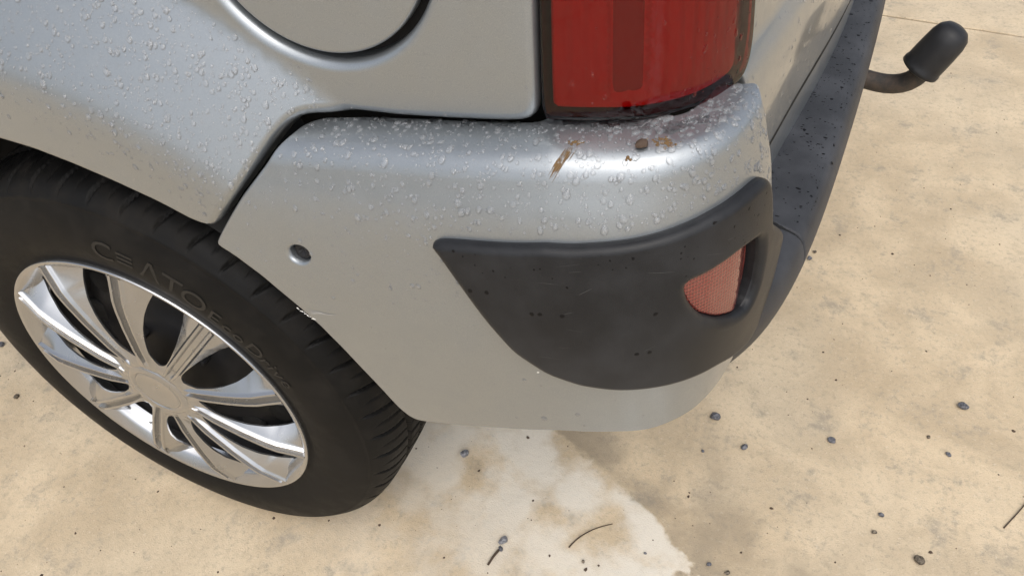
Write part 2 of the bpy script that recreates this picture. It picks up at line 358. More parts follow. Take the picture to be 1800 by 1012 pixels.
def resample(poly, step, closed=True, smooth=1):
    P = np.array(poly, float)
    if closed: P = np.vstack([P, P[:1]])
    # split long edges, then Chaikin corner softening
    D_ = []
    for a, b in zip(P[:-1], P[1:]):
        k = max(1, int(np.linalg.norm(b-a)/.012))
        D_ += [a+(b-a)*i/k for i in range(k)]
    P = np.vstack([np.array(D_), P[-1:]])
    for _ in range(smooth):
        a = P[:-1]; b = P[1:]; Q = np.empty((len(a)*2, 2)); Q[0::2] = .75*a+.25*b; Q[1::2] = .25*a+.75*b
        P = np.vstack([Q, Q[:1]]) if closed else np.vstack([P[:1], Q, P[-1:]])
    L = np.concatenate([[0], np.cumsum(np.linalg.norm(np.diff(P, axis=0), axis=1))])
    n = max(8, int(L[-1]/step)); s = np.linspace(0, L[-1], n+1)
    Q = np.stack([np.interp(s, L, P[:, i]) for i in (0, 1)], -1)
    return Q[:-1] if closed else Q
def area(P): return .5*np.sum(P[:, 0]*np.roll(P[:, 1], -1)-np.roll(P[:, 0], -1)*P[:, 1])
def dist_inside(X, loops):
    """distance to nearest loop edge, and inside flag"""
    X = np.asarray(X, float); D = np.full(len(X), 1e9); ins = np.zeros(len(X), bool)
    for Lp in loops:
        a = Lp; b = np.roll(Lp, -1, 0); d = b-a; LL = np.maximum((d**2).sum(1), 1e-16)
        for i0 in range(0, len(X), 2000):
            q = X[i0:i0+2000, None]-a[None]; s = np.clip((q*d).sum(-1)/LL, 0, 1); e = q-s[..., None]*d
            D[i0:i0+2000] = np.minimum(D[i0:i0+2000], np.sqrt((e**2).sum(-1)).min(1))
            x = X[i0:i0+2000, 0][:, None]; y = X[i0:i0+2000, 1][:, None]
            c = ((a[:, 1] > y) != (b[:, 1] > y)) & (x < (b[:, 0]-a[:, 0])*(y-a[:, 1])/np.where(np.abs(b[:, 1]-a[:, 1]) < 1e-12, 1e-12, b[:, 1]-a[:, 1])+a[:, 0])
            ins[i0:i0+2000] ^= (c.sum(1) % 2 == 1)
    return D, ins
def inset(Lp, d, sign):
    t_ = np.roll(Lp, -1, 0)-np.roll(Lp, 1, 0); t_ /= np.maximum(np.linalg.norm(t_, axis=1), 1e-9)[:, None]
    n = np.stack([-t_[:, 1], t_[:, 0]], -1)*np.sign(area(Lp))*sign
    return Lp+n*d
class Panel:
    def __init__(self, S, outer, holes=(), off=0., rnd=.004, drop=None, step=.005, grid=.008, smooth=1, hole_rnd=None, shape=None):
        self.S = S; self.off = off; self.rnd = rnd; self.drop = rnd if drop is None else drop; self.shape = shape
        self.loops = [resample(outer, step, True, smooth)]+[resample(h, step*.6, True, smooth) for h in holes]
        self.grid = grid
    def height(self, X, D):
        q = 1-np.clip(D/self.rnd, 0, 1)
        h = self.off-self.drop*(1-np.sqrt(np.maximum(1-q*q, 0)))
        if self.shape is not None: h = h+self.shape(X, D)
        return h
    def pos(self, X, D=None):
        X = np.atleast_2d(X)
        if D is None: D, _ = dist_inside(X, self.loops)
        return self.S(X[:, 0], X[:, 1])+self.S.normal(X[:, 0], X[:, 1])*self.height(X, D)[:, None]
    def signed(self, X):
        D, i = dist_inside(X, self.loops); return np.where(i, D, -D)
    def build(self, name, mt, parent=None, skirt=.012, **props):
        pts = []; edges = []; nb = []
        for k, Lp in enumerate(self.loops):
            i0 = len(pts); m = len(Lp); pts += list(Lp); edges += [(i0+i, i0+(i+1) % m) for i in range(m)]; nb.append((i0, m))
        offs = [.04, .15, .35, .65, 1.0]
        extra = []
        for k, Lp in enumerate(self.loops):
            for o in offs:
                I = inset(Lp, o*self.rnd, 1 if k == 0 else -1); d, ins = dist_inside(I, self.loops)
                extra += list(I[ins & (d > .8*o*self.rnd)])
        lo = self.loops[0].min(0); hi = self.loops[0].max(0)
        gx, gy = np.meshgrid(np.arange(lo[0], hi[0], self.grid), np.arange(lo[1], hi[1], self.grid), indexing='ij')
        gx = gx+(np.arange(gy.shape[1]) % 2)*self.grid*.5
        G = np.stack([gx.ravel(), gy.ravel()], -1); d, ins = dist_inside(G, self.loops); G = G[ins & (d > 1.35*self.rnd)]
        allp = [Vector(q) for q in pts+extra+list(G)]
        vo, eo, fo, ov, oe, of = delaunay_2d_cdt(allp, edges, [], 0, 1e-6)
        X = np.array([tuple(v) for v in vo]); F = np.array([list(q) for q in fo if len(q) == 3])
        c = X[F].mean(1); _, ins = dist_inside(c, self.loops); F = F[ins]
        a2 = (X[F[:, 1]]-X[F[:, 0]]); b2 = (X[F[:, 2]]-X[F[:, 0]]); fl = a2[:, 0]*b2[:, 1]-a2[:, 1]*b2[:, 0] < 0
        F[fl] = F[fl][:, ::-1]
        D, ins = dist_inside(X, self.loops); D = np.where(D < 1e-5, 0, D)
        P = self.pos(X, D)
        # analytic normals: base frame + slope of the rolled edge
        h = 3e-4; Nn = self.S.normal(X[:, 0], X[:, 1])
        def hgt(Y): 
            d_, i_ = dist_inside(Y, self.loops); return self.height(Y, np.where(i_, d_, 0))
        gu = (hgt(X+[h, 0])-hgt(X-[h, 0]))/(2*h); gv = (hgt(X+[0, h])-hgt(X-[0, h]))/(2*h)
        Tu = (self.S(X[:, 0]+h, X[:, 1])-self.S(X[:, 0]-h, X[:, 1]))/(2*h); Tv = (self.S(X[:, 0], X[:, 1]+h)-self.S(X[:, 0], X[:, 1]-h))/(2*h)
        gu = np.clip(gu, -4, 4); gv = np.clip(gv, -4, 4)
        NN = np.cross(Tu+Nn*gu[:, None], Tv+Nn*gv[:, None]); NN /= np.maximum(np.linalg.norm(NN, axis=1), 1e-9)[:, None]
        V = list(P); NL = list(NN); FL = [tuple(q) for q in F]
        if skirt:
            # map boundary loop vertices to output indices
            inv = {}
            for j, src in enumerate(ov):
                for s_ in src: inv.setdefault(s_, j)
            for (i0, m) in nb:
                idx = [inv[i0+i] for i in range(m)]; ar = area(np.array([X[i] for i in idx]))
                base = len(V)
                t_ = np.array([P[i] for i in idx]); tn = np.roll(t_, -1, 0)-np.roll(t_, 1, 0)
                for i in range(m):
                    n_ = np.cross(tn[i], Nn[idx[i]]); n_ = n_/max(np.linalg.norm(n_), 1e-9)*np.sign(ar)
                    if (i0 > 0): n_ = -n_*-1
                    V.append(P[idx[i]]); NL.append(n_); V.append(P[idx[i]]-Nn[idx[i]]*skirt); NL.append(n_)
                for i in range(m):
                    a = base+2*i; b_ = base+2*((i+1) % m)
                    FL.append((a, a+1, b_+1, b_) if ar > 0 else (a, b_, b_+1, a+1))
        return mk(name, V, FL, mt, parent, normals=NL, **props)

def lathe(prof, n=128, a0=0, a1=2*math.pi, wobble=None):
    """profile (radius, y) revolved about the wheel axle (Y axis)"""
    closed = abs(a1-a0-2*math.pi) < 1e-6; m = n if closed else n+1
    V = []; F = []; k = len(prof)
    for i in range(m):
        a = a0+(a1-a0)*i/n
        for (rr, y) in prof: V.append((rr*math.cos(a), y, rr*math.sin(a)))
    for i in range(n):
        j = (i+1) % m
        for q in range(k-1): F.append((i*k+q, j*k+q, j*k+q+1, i*k+q+1))
    return V, F
def tube(path, radii, n=14, cap=True):
    P = np.array(path, float); V = []; F = []
    T = np.gradient(P, axis=0); T /= np.linalg.norm(T, axis=1)[:, None]
    ref = np.array([0, 0, 1.]) if abs(T[0][2]) < .9 else np.array([1., 0, 0])
    for i, (p, t_) in enumerate(zip(P, T)):
        a = np.cross(t_, ref); a /= np.linalg.norm(a); b_ = np.cross(a, t_); ref = b_
        for k in range(n):
            q = 2*math.pi*k/n; V.append(p+radii[i]*(math.cos(q)*a+math.sin(q)*b_))
    m = len(P)
    for i in range(m-1):
        for k in range(n): F.append((i*n+k, i*n+(k+1) % n, (i+1)*n+(k+1) % n, (i+1)*n+k))
    if cap: F.append(tuple(range(n-1, -1, -1))); F.append(tuple((m-1)*n+k for k in range(n)))
    return V, F
def splinepts(P, n): return nspline(P, n)[1]

# ---------------------------------------------------------------- setting: concrete yard
g = mk('ground', [(-150, -150, -.03), (150, -150, -.03), (150, 150, -.03), (-150, 150, -.03)], [(0, 1, 2, 3)], MAT['concrete'], smooth=False, kind='structure',
       label='beige concrete yard stretching away under the car', category='ground')
(j0, j1) = OUT['joint']; ja = math.atan2(j1[1]-j0[1], j1[0]-j0[0])
JO = np.array(j0); ex = np.array([math.cos(ja), math.sin(ja)]); ey = np.array([-ex[1], ex[0]])
def slab(x0, x1, y0, y1, seed):
    rg = np.random.default_rng(seed); gap = .0032; E = []
    def run(a, b, nrm):
        L = np.linalg.norm(np.array(b)-a); n = int(L/.02); s = np.linspace(0, 1, n, endpoint=False)
        w_ = np.convolve(rg.normal(0, 1, n+8), np.ones(3)/3, 'same')[:n]*.0011
        return [np.array(a)*(1-q)+np.array(b)*q+np.array(nrm)*(gap+abs(k)*1.0) for q, k in zip(s, w_)]
    E += run((x0, y0), (x1, y0), (0, 1)); E += run((x1, y0), (x1, y1), (-1, 0)); E += run((x1, y1), (x0, y1), (0, -1)); E += run((x0, y1), (x0, y0), (1, 0))
    E = np.array(E); I = inset(E, .0018, 1); m = len(E)
    w2 = lambda Q, z: [(*(JO+q[0]*ex+q[1]*ey), z) for q in Q]
    V = w2(I, 0)+w2(E, -.002)+w2(E, -.028); F = [tuple(range(m))]
    for i in range(m):
        j = (i+1) % m; F.append((i, i+m, j+m, j)); F.append((i+m, i+2*m, j+2*m, j+m))
    mk('concrete_slab', V, F, MAT['concrete'], g, smooth=False)
for ix, (xa, xb) in enumerate(((-6.4, -2.4), (-2.4, 2.6), (2.6, 6.6))):
    for iy, (ya, yb) in enumerate(((-6, -4), (-4, 0), (0, 4), (4, 8))):
        slab(xa, xb, ya, yb, 31*ix+iy)

# ---------------------------------------------------------------- the car
car = empty('car', (0, .8, 0), label='silver car corner wet with raindrops, black bumper trim and tow ball', category='car')
def inv(o): o.matrix_parent_inverse = car.matrix_world.inverted()
OFFS = Vector((0, -.8, 0))
class _Root: pass
root = car
def fix(o): o.location = Vector(o.location)+OFFS; return o

# quarter panel --------------------------------------------------
uS = lambda x: x+1.0
sS = SIDE.s_of_z
arch_R = .3788
gapp = OUT['quarter_gap']; qa = OUT['arch']
outer = []
for a in np.linspace(R_(180), R_(88), 34): outer.append((uS(arch_R*math.cos(a)), sS(WZ+arch_R*math.sin(a))))
outer += [q for q in qa[1:]]
outer += gapp
outer += [(gapp[-1][0]+.001, sS(.95)), (gapp[-1][0], sS(1.15)), (uS(-.75), sS(1.15)), (uS(-.75), sS(.32)), (uS(-arch_R), sS(.305))]
FC = (.344, .8684); FR = .0985
circ = lambda c, rr, n=90: [(uS(c[0]+rr*math.cos(2*math.pi*i/n)), sS(c[1])+rr*math.sin(2*math.pi*i/n)) for i in range(n)]
QP = Panel(SIDE, outer, [circ(FC, FR)], rnd=.0085, drop=.0085, step=.006, grid=.009)
quarter = fix(QP.build('quarter_panel', MAT['silver'], car, skirt=.02))
FP = Panel(SIDE, circ(FC, .0925), rnd=.003, off=-.0015, step=.004, grid=.008)
flap = fix(FP.build('fuel_flap', MAT['silver'], car, skirt=.006, label='round fuel filler flap set in the silver side'))
CUP = Panel(SIDE, circ(FC, .112), rnd=.003, off=-.018, step=.01, grid=.02)
fix(CUP.build('filler_recess', MAT['black'], car, skirt=0))

# bumper -----------------------------------------------------------
scr = OUT['screw'][0]
hole = [(scr[0]+.0105*math.cos(2*math.pi*i/28), scr[1]+.0085*math.sin(2*math.pi*i/28)) for i in range(28)]
_rh = np.array(OUT['refl_hole']); _rh = _rh.mean(0)+(_rh-_rh.mean(0))*1.22
BP = Panel(BUMP, OUT['bumper'], [hole, list(_rh)], rnd=.0035, step=.004, grid=.0065)
bumper = fix(BP.build('bumper_corner', MAT['silver'], car, skirt=.016, label='silver painted bumper corner with dirt marks and raindrops'))
sp = BUMP(scr[0], scr[1]); sn = BUMP.normal(scr[0], scr[1])
def frame(n):
    n = np.array(n)/np.linalg.norm(n); d = np.array([0, 0, -1.])-n*(-n[2])
    d /= np.linalg.norm(d); return np.cross(d, n), d, n       # sideways, downhill, out
a_, d_, n_ = frame(sn)
V = []; F = []
hd = [(0, -.0085), (.0024, -.0085), (.0034, -.0055), (.0070, -.0050), (.0082, -.0065), (.0084, -.0095), (.0125, -.0100)]
for i in range(24):
    q = 2*math.pi*i/24
    for rr, h in hd:
        star = 1+.18*math.cos(6*q) if .001 < rr < .0035 else 1
        V.append(sp+a_*rr*star*math.cos(q)+d_*rr*star*math.sin(q)+n_*h)
k = len(hd)
for i in range(24):
    j = (i+1) % 24
    for q in range(k-1): F.append((i*k+q, i*k+q+1, j*k+q+1, j*k+q))
mk('screw', [v+np.array([0, -.8, 0])*0 for v in V], F, MAT['steel'], bumper)
def bring(o, par): o.parent = par; return o

# black trim with reflector -------------------------------------------
TP = Panel(TRIM, OUT['trim'], [OUT['refl_hole']], rnd=.0075, drop=.0075, step=.004, grid=.007)
trim = fix(TP.build('corner_trim', MAT['plastic'], car, skirt=.018, label='black plastic corner trim wrapping the bumper'))
RH = np.array(OUT['refl_hole'])
c0 = RH.mean(0)
RP = Panel(TRIM, c0+(RH-c0)*1.0+np.array([-.002, .002]), off=-.0065, rnd=.003, step=.003, grid=.006, shape=lambda X, D: -.35*np.clip(X[:, 0]-.985, 0, .02))
refl = RP.build('reflector', MAT['reflector'], trim, skirt=.004, label='red prismatic reflector')
PK = Panel(TRIM, c0+(RH-c0)*1.15, off=-.019, rnd=.002, step=.004, grid=.02)
PK.build('reflector_pocket', MAT['plastic'], trim, skirt=0)

# step --------------------------------------------------------------
uj = B2.at(.699, .205)
sTop = STEP.L
def stepoutline(ua, ub): return [(ua, .002), (ub, .002), (ub, sTop-.002), (ua, sTop-.002)]
SP = Panel(STEP, stepoutline(uj+.0012, STEP.plan.L-.30), rnd=.0025, step=.01, grid=.012, smooth=0)
stepo = fix(SP.build('bumper_step', MAT['step'], car, skirt=.006, label='weathered black bumper step speckled with wet spots'))
SC = Panel(STEP, stepoutline(.04, uj-.0012), rnd=.0025, step=.006, grid=.009, smooth=0)
fix(SC.build('bumper_step_end', MAT['step'], car, skirt=.006))
SL = Panel(SILL, [(.01, .004), (SILL.plan.L-.01, .004), (SILL.plan.L-.01, SILL.L-.004), (.01, SILL.L-.004)], rnd=.002, step=.012, grid=.016, smooth=0)
fix(SL.build('rear_sill', MAT['silver'], car, skirt=0))
STI = Sweep(B2, STEP_PROF, off=-.004)
fix(Panel(STI, [(.05, .02), (STEP.plan.L-.32, .02), (STEP.plan.L-.32, STI.L-.004), (.05, STI.L-.004)], rnd=.001, step=.012, grid=.014, smooth=0).build('step_carrier', MAT['black'], car, skirt=0))
# tailgate
gz = GATE.s_of_z
ug = D2.at(.629, .135)
GP = Panel(GATE, [(ug, gz(.90)), (ug, gz(.79)), (ug-.002, gz(.765)), (ug+.004, gz(.745)), (ug+.014, gz(.70)), (ug+.025, gz(.65)), (ug+.03, .012), (GATE.plan.L-.12, .012), (GATE.plan.L-.12, gz(1.25)), (ug+.01, gz(1.25))],
           rnd=.004, step=.006, grid=.010, smooth=1)
gate = fix(GP.build('tailgate', MAT['silver'], car, skirt=.012, label='silver tailgate with a rounded crease'))
# dark strip under the tailgate lip
LIPSTRIP = Sweep(D2, [(.013, .596), (.0075, .598), (.006, .604), (.0075, .611)])
fix(Panel(LIPSTRIP, [(.03, .001), (LIPSTRIP.plan.L-.03, .001), (LIPSTRIP.plan.L-.03, LIPSTRIP.L-.001), (.03, LIPSTRIP.L-.001)], rnd=.001, step=.01, grid=.012, smooth=0).build('tailgate_lip_strip', MAT['black'], car, skirt=0))

# tail lamp -------------------------------------------------------------
lz = LAMP.s_of_z
lo = OUT['lamp']; lpoly = lo+[(1.680, lz(.90)), (1.672, lz(1.10)), (1.5105, lz(1.10)), (1.5105, lz(.90))]
LP = Panel(LAMP, lpoly, rnd=.004, drop=.004, off=.001, step=.005, grid=.009)
lamp = fix(LP.build('tail_lamp', MAT['lens'], car, skirt=.006, label='wet red tail lamp'))
LPa = np.array(resample(lpoly, .006)); 
def shrink(P, d): return inset(np.array(P), d, 1)
HS = Panel(LAMP, shrink(LPa, .001), off=-.028, rnd=.002, step=.008, grid=.02, smooth=0)
HS.build('lamp_housing', MAT['housing'], lamp, skirt=0)
# housing side wall, facing inward
Wp = np.array(resample(lpoly, .006)); Wi = shrink(Wp, .0015)
Pn = LAMP(Wi[:, 0], Wi[:, 1]); Nw = LAMP.normal(Wi[:, 0], Wi[:, 1]); m = len(Wi)
V = list(Pn-Nw*.004)+list(Pn-Nw*.032); F = [(i, (i+1) % m, (i+1) % m+m, i+m) for i in range(m)]
mk('lamp_rim', V, F, MAT['housing'], lamp)
# chamber floors: two bright columns, a darker one between
def chamber(ua, ub, za, zb, dep, bulge, mt, nm):
    Q = [(ua, lz(za)), (ub, lz(za)), (ub, lz(zb)), (ua, lz(zb))]
    mid = (ua+ub)/2; hw = (ub-ua)/2
    Panel(LAMP, Q, off=-dep, rnd=.004, drop=.006, step=.004, grid=.008, smooth=1, shape=lambda X, D: -bulge*(1-((X[:, 0]-mid)/hw)**2)).build(nm, mt, lamp, skirt=.008)
def colshape(X, D):
    u = X[:, 0]; mid = sstep(1.5545, 1.5575, u)*(1-sstep(1.583, 1.586, u))
    wave = .0009*np.sin(2*math.pi*(u-1.516)/.0125)*(1-mid)
    return sstep(.004, .02, D)*(-.0035*mid+.0018*np.exp(-((u-1.5700)/.0035)**2)+wave)-.004*sstep(1.60, 1.67, u)*sstep(.0, .03, X[:, 1]-.14)
Panel(LAMP, shrink(LPa, .0055), off=-.0055, rnd=.004, drop=.009, step=.005, grid=.0028, smooth=0, shape=colshape).build('lamp_reflector', MAT['bowl'], lamp, skirt=.004)
chamber(1.5575, 1.5830, .763, 1.08, .0078, -.001, MAT['divider'], 'reflector_divider')
Panel(LAMP, shrink(LPa, .0035), off=-.0062, rnd=.003, drop=.003, step=.005, grid=.01, smooth=0).build('reflector_border', MAT['housing'], lamp, skirt=0) if 0 else None
# round lamp element
cu, cs = 1.628, lz(.858)
base = LAMP(cu, cs); nn = LAMP.normal(cu, cs); a_, d_, n_ = frame(nn)
for nm, rr, th, mt in (('lamp_ring', .030, .0028, 'bowl'), ('lamp_ring', .022, .0022, 'divider')):
    V = []; F = []
    for i in range(48):
        q = 2*math.pi*i/48
        for j in range(8):
            w_ = 2*math.pi*j/8; R2 = rr+th*math.cos(w_)
            V.append(base-n_*.004+a_*R2*math.cos(q)+d_*R2*math.sin(q)+n_*th*math.sin(w_))
    for i in range(48):
        for j in range(8): F.append((i*8+j, ((i+1) % 48)*8+j, ((i+1) % 48)*8+(j+1) % 8, i*8+(j+1) % 8))
    mk(nm, V, F, MAT[mt], lamp)

# inner structure (dark) --------------------------------------------------
INN = Sweep(D1, [(.038, .46), (.038, .75), (.045, .95), (.06, 1.15)])
fix(Panel(INN, [(uS(.27), .23), (uS(.40), .02), (INN.plan.L-.005, .02), (INN.plan.L-.005, INN.L-.01), (uS(-.6), INN.L-.01), (uS(-.6), .44), (uS(.0), .30), (uS(.2), .26)], rnd=.002, step=.015, grid=.03, smooth=0).build('inner_panel', MAT['black'], car, skirt=0))
V, F = lathe([(.372, -.004), (.390, .006), (.402, .02), (.406, .12), (.40, .30), (.10, .31)], 72, R_(21), R_(188))
V = [(x, y, z+WZ) for x, y, z in V]; fix(mk('wheel_arch_liner', V, [q[::-1] for q in F], MAT['black'], car))
# liner behind the bumper's arch edge and floor
V = []; F = []
xs = [-.75, .55]
sec = [(.10, .47), (.10, .50), (1.60, .50), (1.60, .47)]
V = [(x, y, z) for x in (.42, .60) for y, z in sec]
fix(mk('floor_pan', V, [(0, 1, 5, 4), (1, 2, 6, 5), (2, 3, 7, 6), (3, 0, 4, 7), (0, 3, 2, 1), (4, 5, 6, 7)], MAT['black'], car, smooth=False))
# upper shell of the body (above the frame): roof, far side
sec = [(.118, 1.33), (.20, 1.60), (.30, 1.72), (.55, 1.76), (.84, 1.77), (1.13, 1.76), (1.38, 1.72), (1.48, 1.60), (1.60, 1.15), (1.65, .85), (1.66, .60), (1.64, .34)]
V = []; F = []
for x, k_ in ((-.75, 0), (.20, 0), (.45, .02), (.575, .07)):
    for y, z in sec: V.append((x-(.10*max(0, z-1.0) if k_ == .07 else 0), y+(k_ if y < .84 else -k_), z-k_*.4))
n = len(sec)
for i in range(3):
    for j in range(n-1): F.append((i*n+j, i*n+j+1, (i+1)*n+j+1, (i+1)*n+j))
fix(mk('body_shell', V, F, MAT['silver'], car))

# tow bar -----------------------------------------------------------------
bx, by, bz = .8085, .80, .417
pth = splinepts([(.56, .835, .385), (.66, .83, .372), (.72, .822, .362), (.765, .812, .362), (.792, .806, .375), (.805, .802, .396), (.808, .80, .415)], 26)
V, F = tube(pth, [.0145]*26, 16); tow = fix(mk('tow_bar', V, F, MAT['neck'], car, label='curved rusty tow bar neck'))
cp = [(.0, .062), (.010, .0612), (.0185, .058), (.0255, .050), (.0285, .038), (.0295, .02), (.0300, .0), (.0300, -.012), (.0315, -.014), (.0315, -.020), (.029, -.0215), (.022, -.0205), (.019, -.01)]
V = []; F = []; n = 36
ax = np.array([.50, .06, 1.]); ax /= np.linalg.norm(ax); e1 = np.cross(ax, [0, 1, 0]); e1 /= np.linalg.norm(e1); e2 = np.cross(ax, e1)
for i in range(n):
    q = 2*math.pi*i/n
    for rr, h in cp: V.append(np.array([bx, by, bz])+.93*(e1*rr*math.cos(q)+e2*rr*math.sin(q)+ax*h))
k = len(cp)
for i in range(n):
    for q in range(k-1): F.append((i*k+q, i*k+q+1, ((i+1) % n)*k+q+1, ((i+1) % n)*k+q))
mk('ball_cover', V, F, MAT['plastic'], tow, label='black rubber cap over the tow ball')

# wheel ---------------------------------------------------------------------
wheel = empty('wheel', (0, -.8, WZ), car)
pr = [(.190, .012), (.1965, .003), (.2035, -.0005), (.208, .0005), (.213, -.0015), (.222, -.004), (.236, -.006), (.250, -.005), (.262, -.0025), (.272, .0005), (.2795, .0035), (.2832, .0050), (.2845, .0050), (.2862, .0070), (.2905, .0100), (.2945, .0140),
      (.2975, .0180), (.3000, .0225), (.3020, .0275), (.3036, .0330), (.3048, .0390), (.3056, .0450), (.3060, .0510), (.3063, .0560), (.3064, .0585), (.2995, .0600), (.2990, .0640), (.2995, .0670), (.3068, .0685), (.3072, .0760), (.3074, .0840), (.3074, .0900),
      (.3005, .0915), (.3005, .0985), (.3074, .1000), (.3072, .1150), (.3005, .1165), (.3005, .1235), (.3066, .1250), (.3040, .150), (.2980, .168), (.288, .180), (.25, .188), (.20, .178)]
NA = 2016; K = len(pr)
th = np.arange(NA)*2*np.pi/NA; prA = np.array(pr)
TH, RR = np.meshgrid(th, prA[:, 0], indexing='ij'); _, YY = np.meshgrid(th, prA[:, 1], indexing='ij')
NB = 48
def groove(ph, width, per): 
    q = np.abs(((ph+.5) % 1)-.5)*per; return np.clip((width-q)/.0011, 0, 1)
per = 2*np.pi*.305/NB
slant = .35*(YY-.03)/per
ph = TH*NB/(2*np.pi)+slant
zone = sstep(.0105, .0165, YY)*(1-sstep(.1245, .126, YY)*0)*(YY < .15)
wide = groove(ph, .0021, per)*zone*.0055
thin = groove(ph+.5, .0011, per)*sstep(.018, .024, YY)*(YY < .15)*.0035
RR = RR-wide-thin
X = RR*np.cos(TH); Z = RR*np.sin(TH); Yv = YY.copy()
fl = np.clip((-.286-Z)/.022, 0, 1); Yv = Yv-fl*.006*(YY < .02)
Z = np.maximum(Z, -WZ+.0005+.0*YY)
V = np.stack([X, Yv, Z], -1).reshape(-1, 3)
ii, jj = np.meshgrid(np.arange(NA), np.arange(K-1), indexing='ij'); i2 = (ii+1) % NA
F = np.stack([ii*K+jj, i2*K+jj, i2*K+jj+1, ii*K+jj+1], -1).reshape(-1, 4)
tyre = mk('tyre', V, F, MAT['rubber'], wheel)
# sidewall lettering
def letter_mesh(ch):
    cu = bpy.data.curves.new('t', 'FONT'); cu.body = ch; cu.size = 1; cu.extrude = .012; cu.align_x = 'CENTER'; cu.resolution_u = 4
    o = bpy.data.objects.new('t', cu); COL.objects.link(o); dg = bpy.context.evaluated_depsgraph_get(); me = bpy.data.meshes.new_from_object(o.evaluated_get(dg))
    V = np.array([tuple(v.co) for v in me.vertices]).reshape(-1, 3); F = [tuple(p_.vertices) for p_ in me.polygons]
    bpy.data.objects.remove(o); bpy.data.curves.remove(cu); bpy.data.meshes.remove(me); return V, F
ys = lambda rr: np.interp(rr, [.20, .213, .222, .236, .250, .262, .272], [-.0005, -.0015, -.004, -.006, -.005, -.0025, .0005])
LV = []; LF = []
word = [('C', 80.8, .231, .036), ('\u2261', 74.4, .231, .036), ('\u039b', 67.6, .231, .036), ('T', 61.6, .231, .036), ('O', 55.4, .229, .036), ('E', 49.3, .227, .029), ('c', 45.2, .227, .026), ('o', 41.4, .227, .026), ('D', 36.3, .227, .028), ('r', 32.3, .227, .027), ('i', 29.9, .227, .027), ('v', 27.2, .227, .027), ('e', 23.6, .227, .027)]
for ch, ang, r0, sz in word:
    v, fc = letter_mesh(ch)
    if len(v) == 0: continue
    rr = r0+(v[:, 1])*sz*.95; aa = R_(ang)-(v[:, 0]*sz*1.08)/.24
    y = ys(rr)-.0003-np.where(v[:, 2] > 0, .0006, 0)
    b0 = len(LV); LV += list(np.stack([rr*np.cos(aa), y, rr*np.sin(aa)], -1)); LF += [tuple(i+b0 for i in q) for q in fc]
mk('sidewall_lettering', LV, LF, MAT['letter'], wheel, smooth=False)
# steel wheel behind the cover
V, F = lathe([(.190, .012), (.186, .03), (.180, .075), (.160, .078), (.150, .060), (.120, .050), (.095, .052), (.085, .040), (.060, .036), (.03, .036), (.0, .036)], 96)
steel = mk('steel_wheel', V, F, MAT['steel'], wheel)
V, F = lathe([(.0, .0), (.006, .0), (.0085, .002), (.0095, .006), (.0095, .02)], 6)
nut = mesh('lug_bolt', V, F, False); nut.materials.append(MAT['steel'])
for i in range(4):
    a = R_(35+90*i); o = link('lug_bolt', nut, None, wheel); o.location = (.062*math.cos(a), .022, .062*math.sin(a))
V, F = lathe([(.0, .0), (.017, .0), (.019, .002), (.019, .006)], 20)
vh = mesh('vent_hole', V, F); vh.materials.append(MAT['black'])
for i in range(11):
    a = R_(65+360/11*i); o = link('vent_hole', vh, None, wheel); o.location = (.135*math.cos(a), .0505, .135*math.sin(a))
# wheel cover: outer ring, 11 spokes, centre
V, F = lathe([(.178, .024), (.1835, .018), (.1850, .0100), (.1870, .0062), (.1900, .0042), (.1985, -.0030), (.2022, -.0046), (.2036, -.0046), (.2043, -.0040), (.2046, -.0015), (.2040, .006)], 160)
mk('cover_ring', V, F, MAT['cover'], wheel)
NS = 11; half = math.pi/NS
rs = np.concatenate([np.linspace(.034, .060, 7), np.linspace(.063, .082, 9), np.linspace(.088, .160, 17), np.linspace(.164, .190, 11), [.1935, .197, .199]])
hr = [.060, .0625, .066, .071, .078, .090, .105, .125, .145, .160, .172, .182, .187, .190]
hw = [.0, .0035, .0065, .0090, .0115, .0145, .0175, .0205, .0218, .0212, .0190, .0158, .0130, .0120]
def edge(rr): return np.where(rr < .06, rr*math.tan(half)*.998, rr*math.sin(half)-np.interp(rr, hr, hw))
tt = np.concatenate([[0, .0030, .0044, .0050, .0062, .0078, .0088, .0094, .0104]])
V = []; rows = []
ycr = lambda rr: np.interp(rr, [.03, .05, .08, .12, .150, .166, .180, .1985, .2], [-.0085, -.0115, -.0140, -.0145, -.0135, -.0120, -.0085, -.0042, -.0038])
for rr in rs:
    e = float(edge(np.array(rr))); taper = np.interp(rr, [.034, .05, .075, .2], [.55, .72, .95, 1.05])
    ins_ = [q*taper for q in tt if q*taper < e-.0008]
    outs = np.linspace(0, 1, 10)[1:]
    lst = []
    w0 = .0104*taper
    for q in tt*taper:
        d = min(q, e)
        u_ = q/taper
        gr = .0075*(1-sstep(.0040, .0052, u_))*sstep(.045, .06, rr)*1.0      # groove between the ribs
        rib = 0
        dropo = sstep(.0080, .0100, u_)*.0045*sstep(.045, .07, rr)
        lst.append((d, float(ycr(rr)+gr+dropo)))
    dp = lst[-1][1]
    for q in outs:
        d = min(w0, e)+(max(e-w0, 0))*q
        slope = np.interp(rr, [.05, .08, .12, .16, .185, .2], [.10, .45, .85, .90, .55, .18])
        x_ = d-min(w0, e)
        lst.append((d, float(dp+slope*x_+5.0*x_*x_*sstep(.07, .12, rr))))
    rows.append(lst)
nL = len(rows[0]); V = []; F = []
for i, lst in enumerate(rows):
    rr = rs[i]
    full = [(-d, y) for d, y in lst[::-1]]+[(d, y) for d, y in lst[1:]]
    for d, y in full: V.append((math.sqrt(max(rr*rr-d*d, 0)), y, d))
W_ = 2*nL-1
for i in range(len(rows)-1):
    for j in range(W_-1): F.append((i*W_+j, (i+1)*W_+j, (i+1)*W_+j+1, i*W_+j+1))
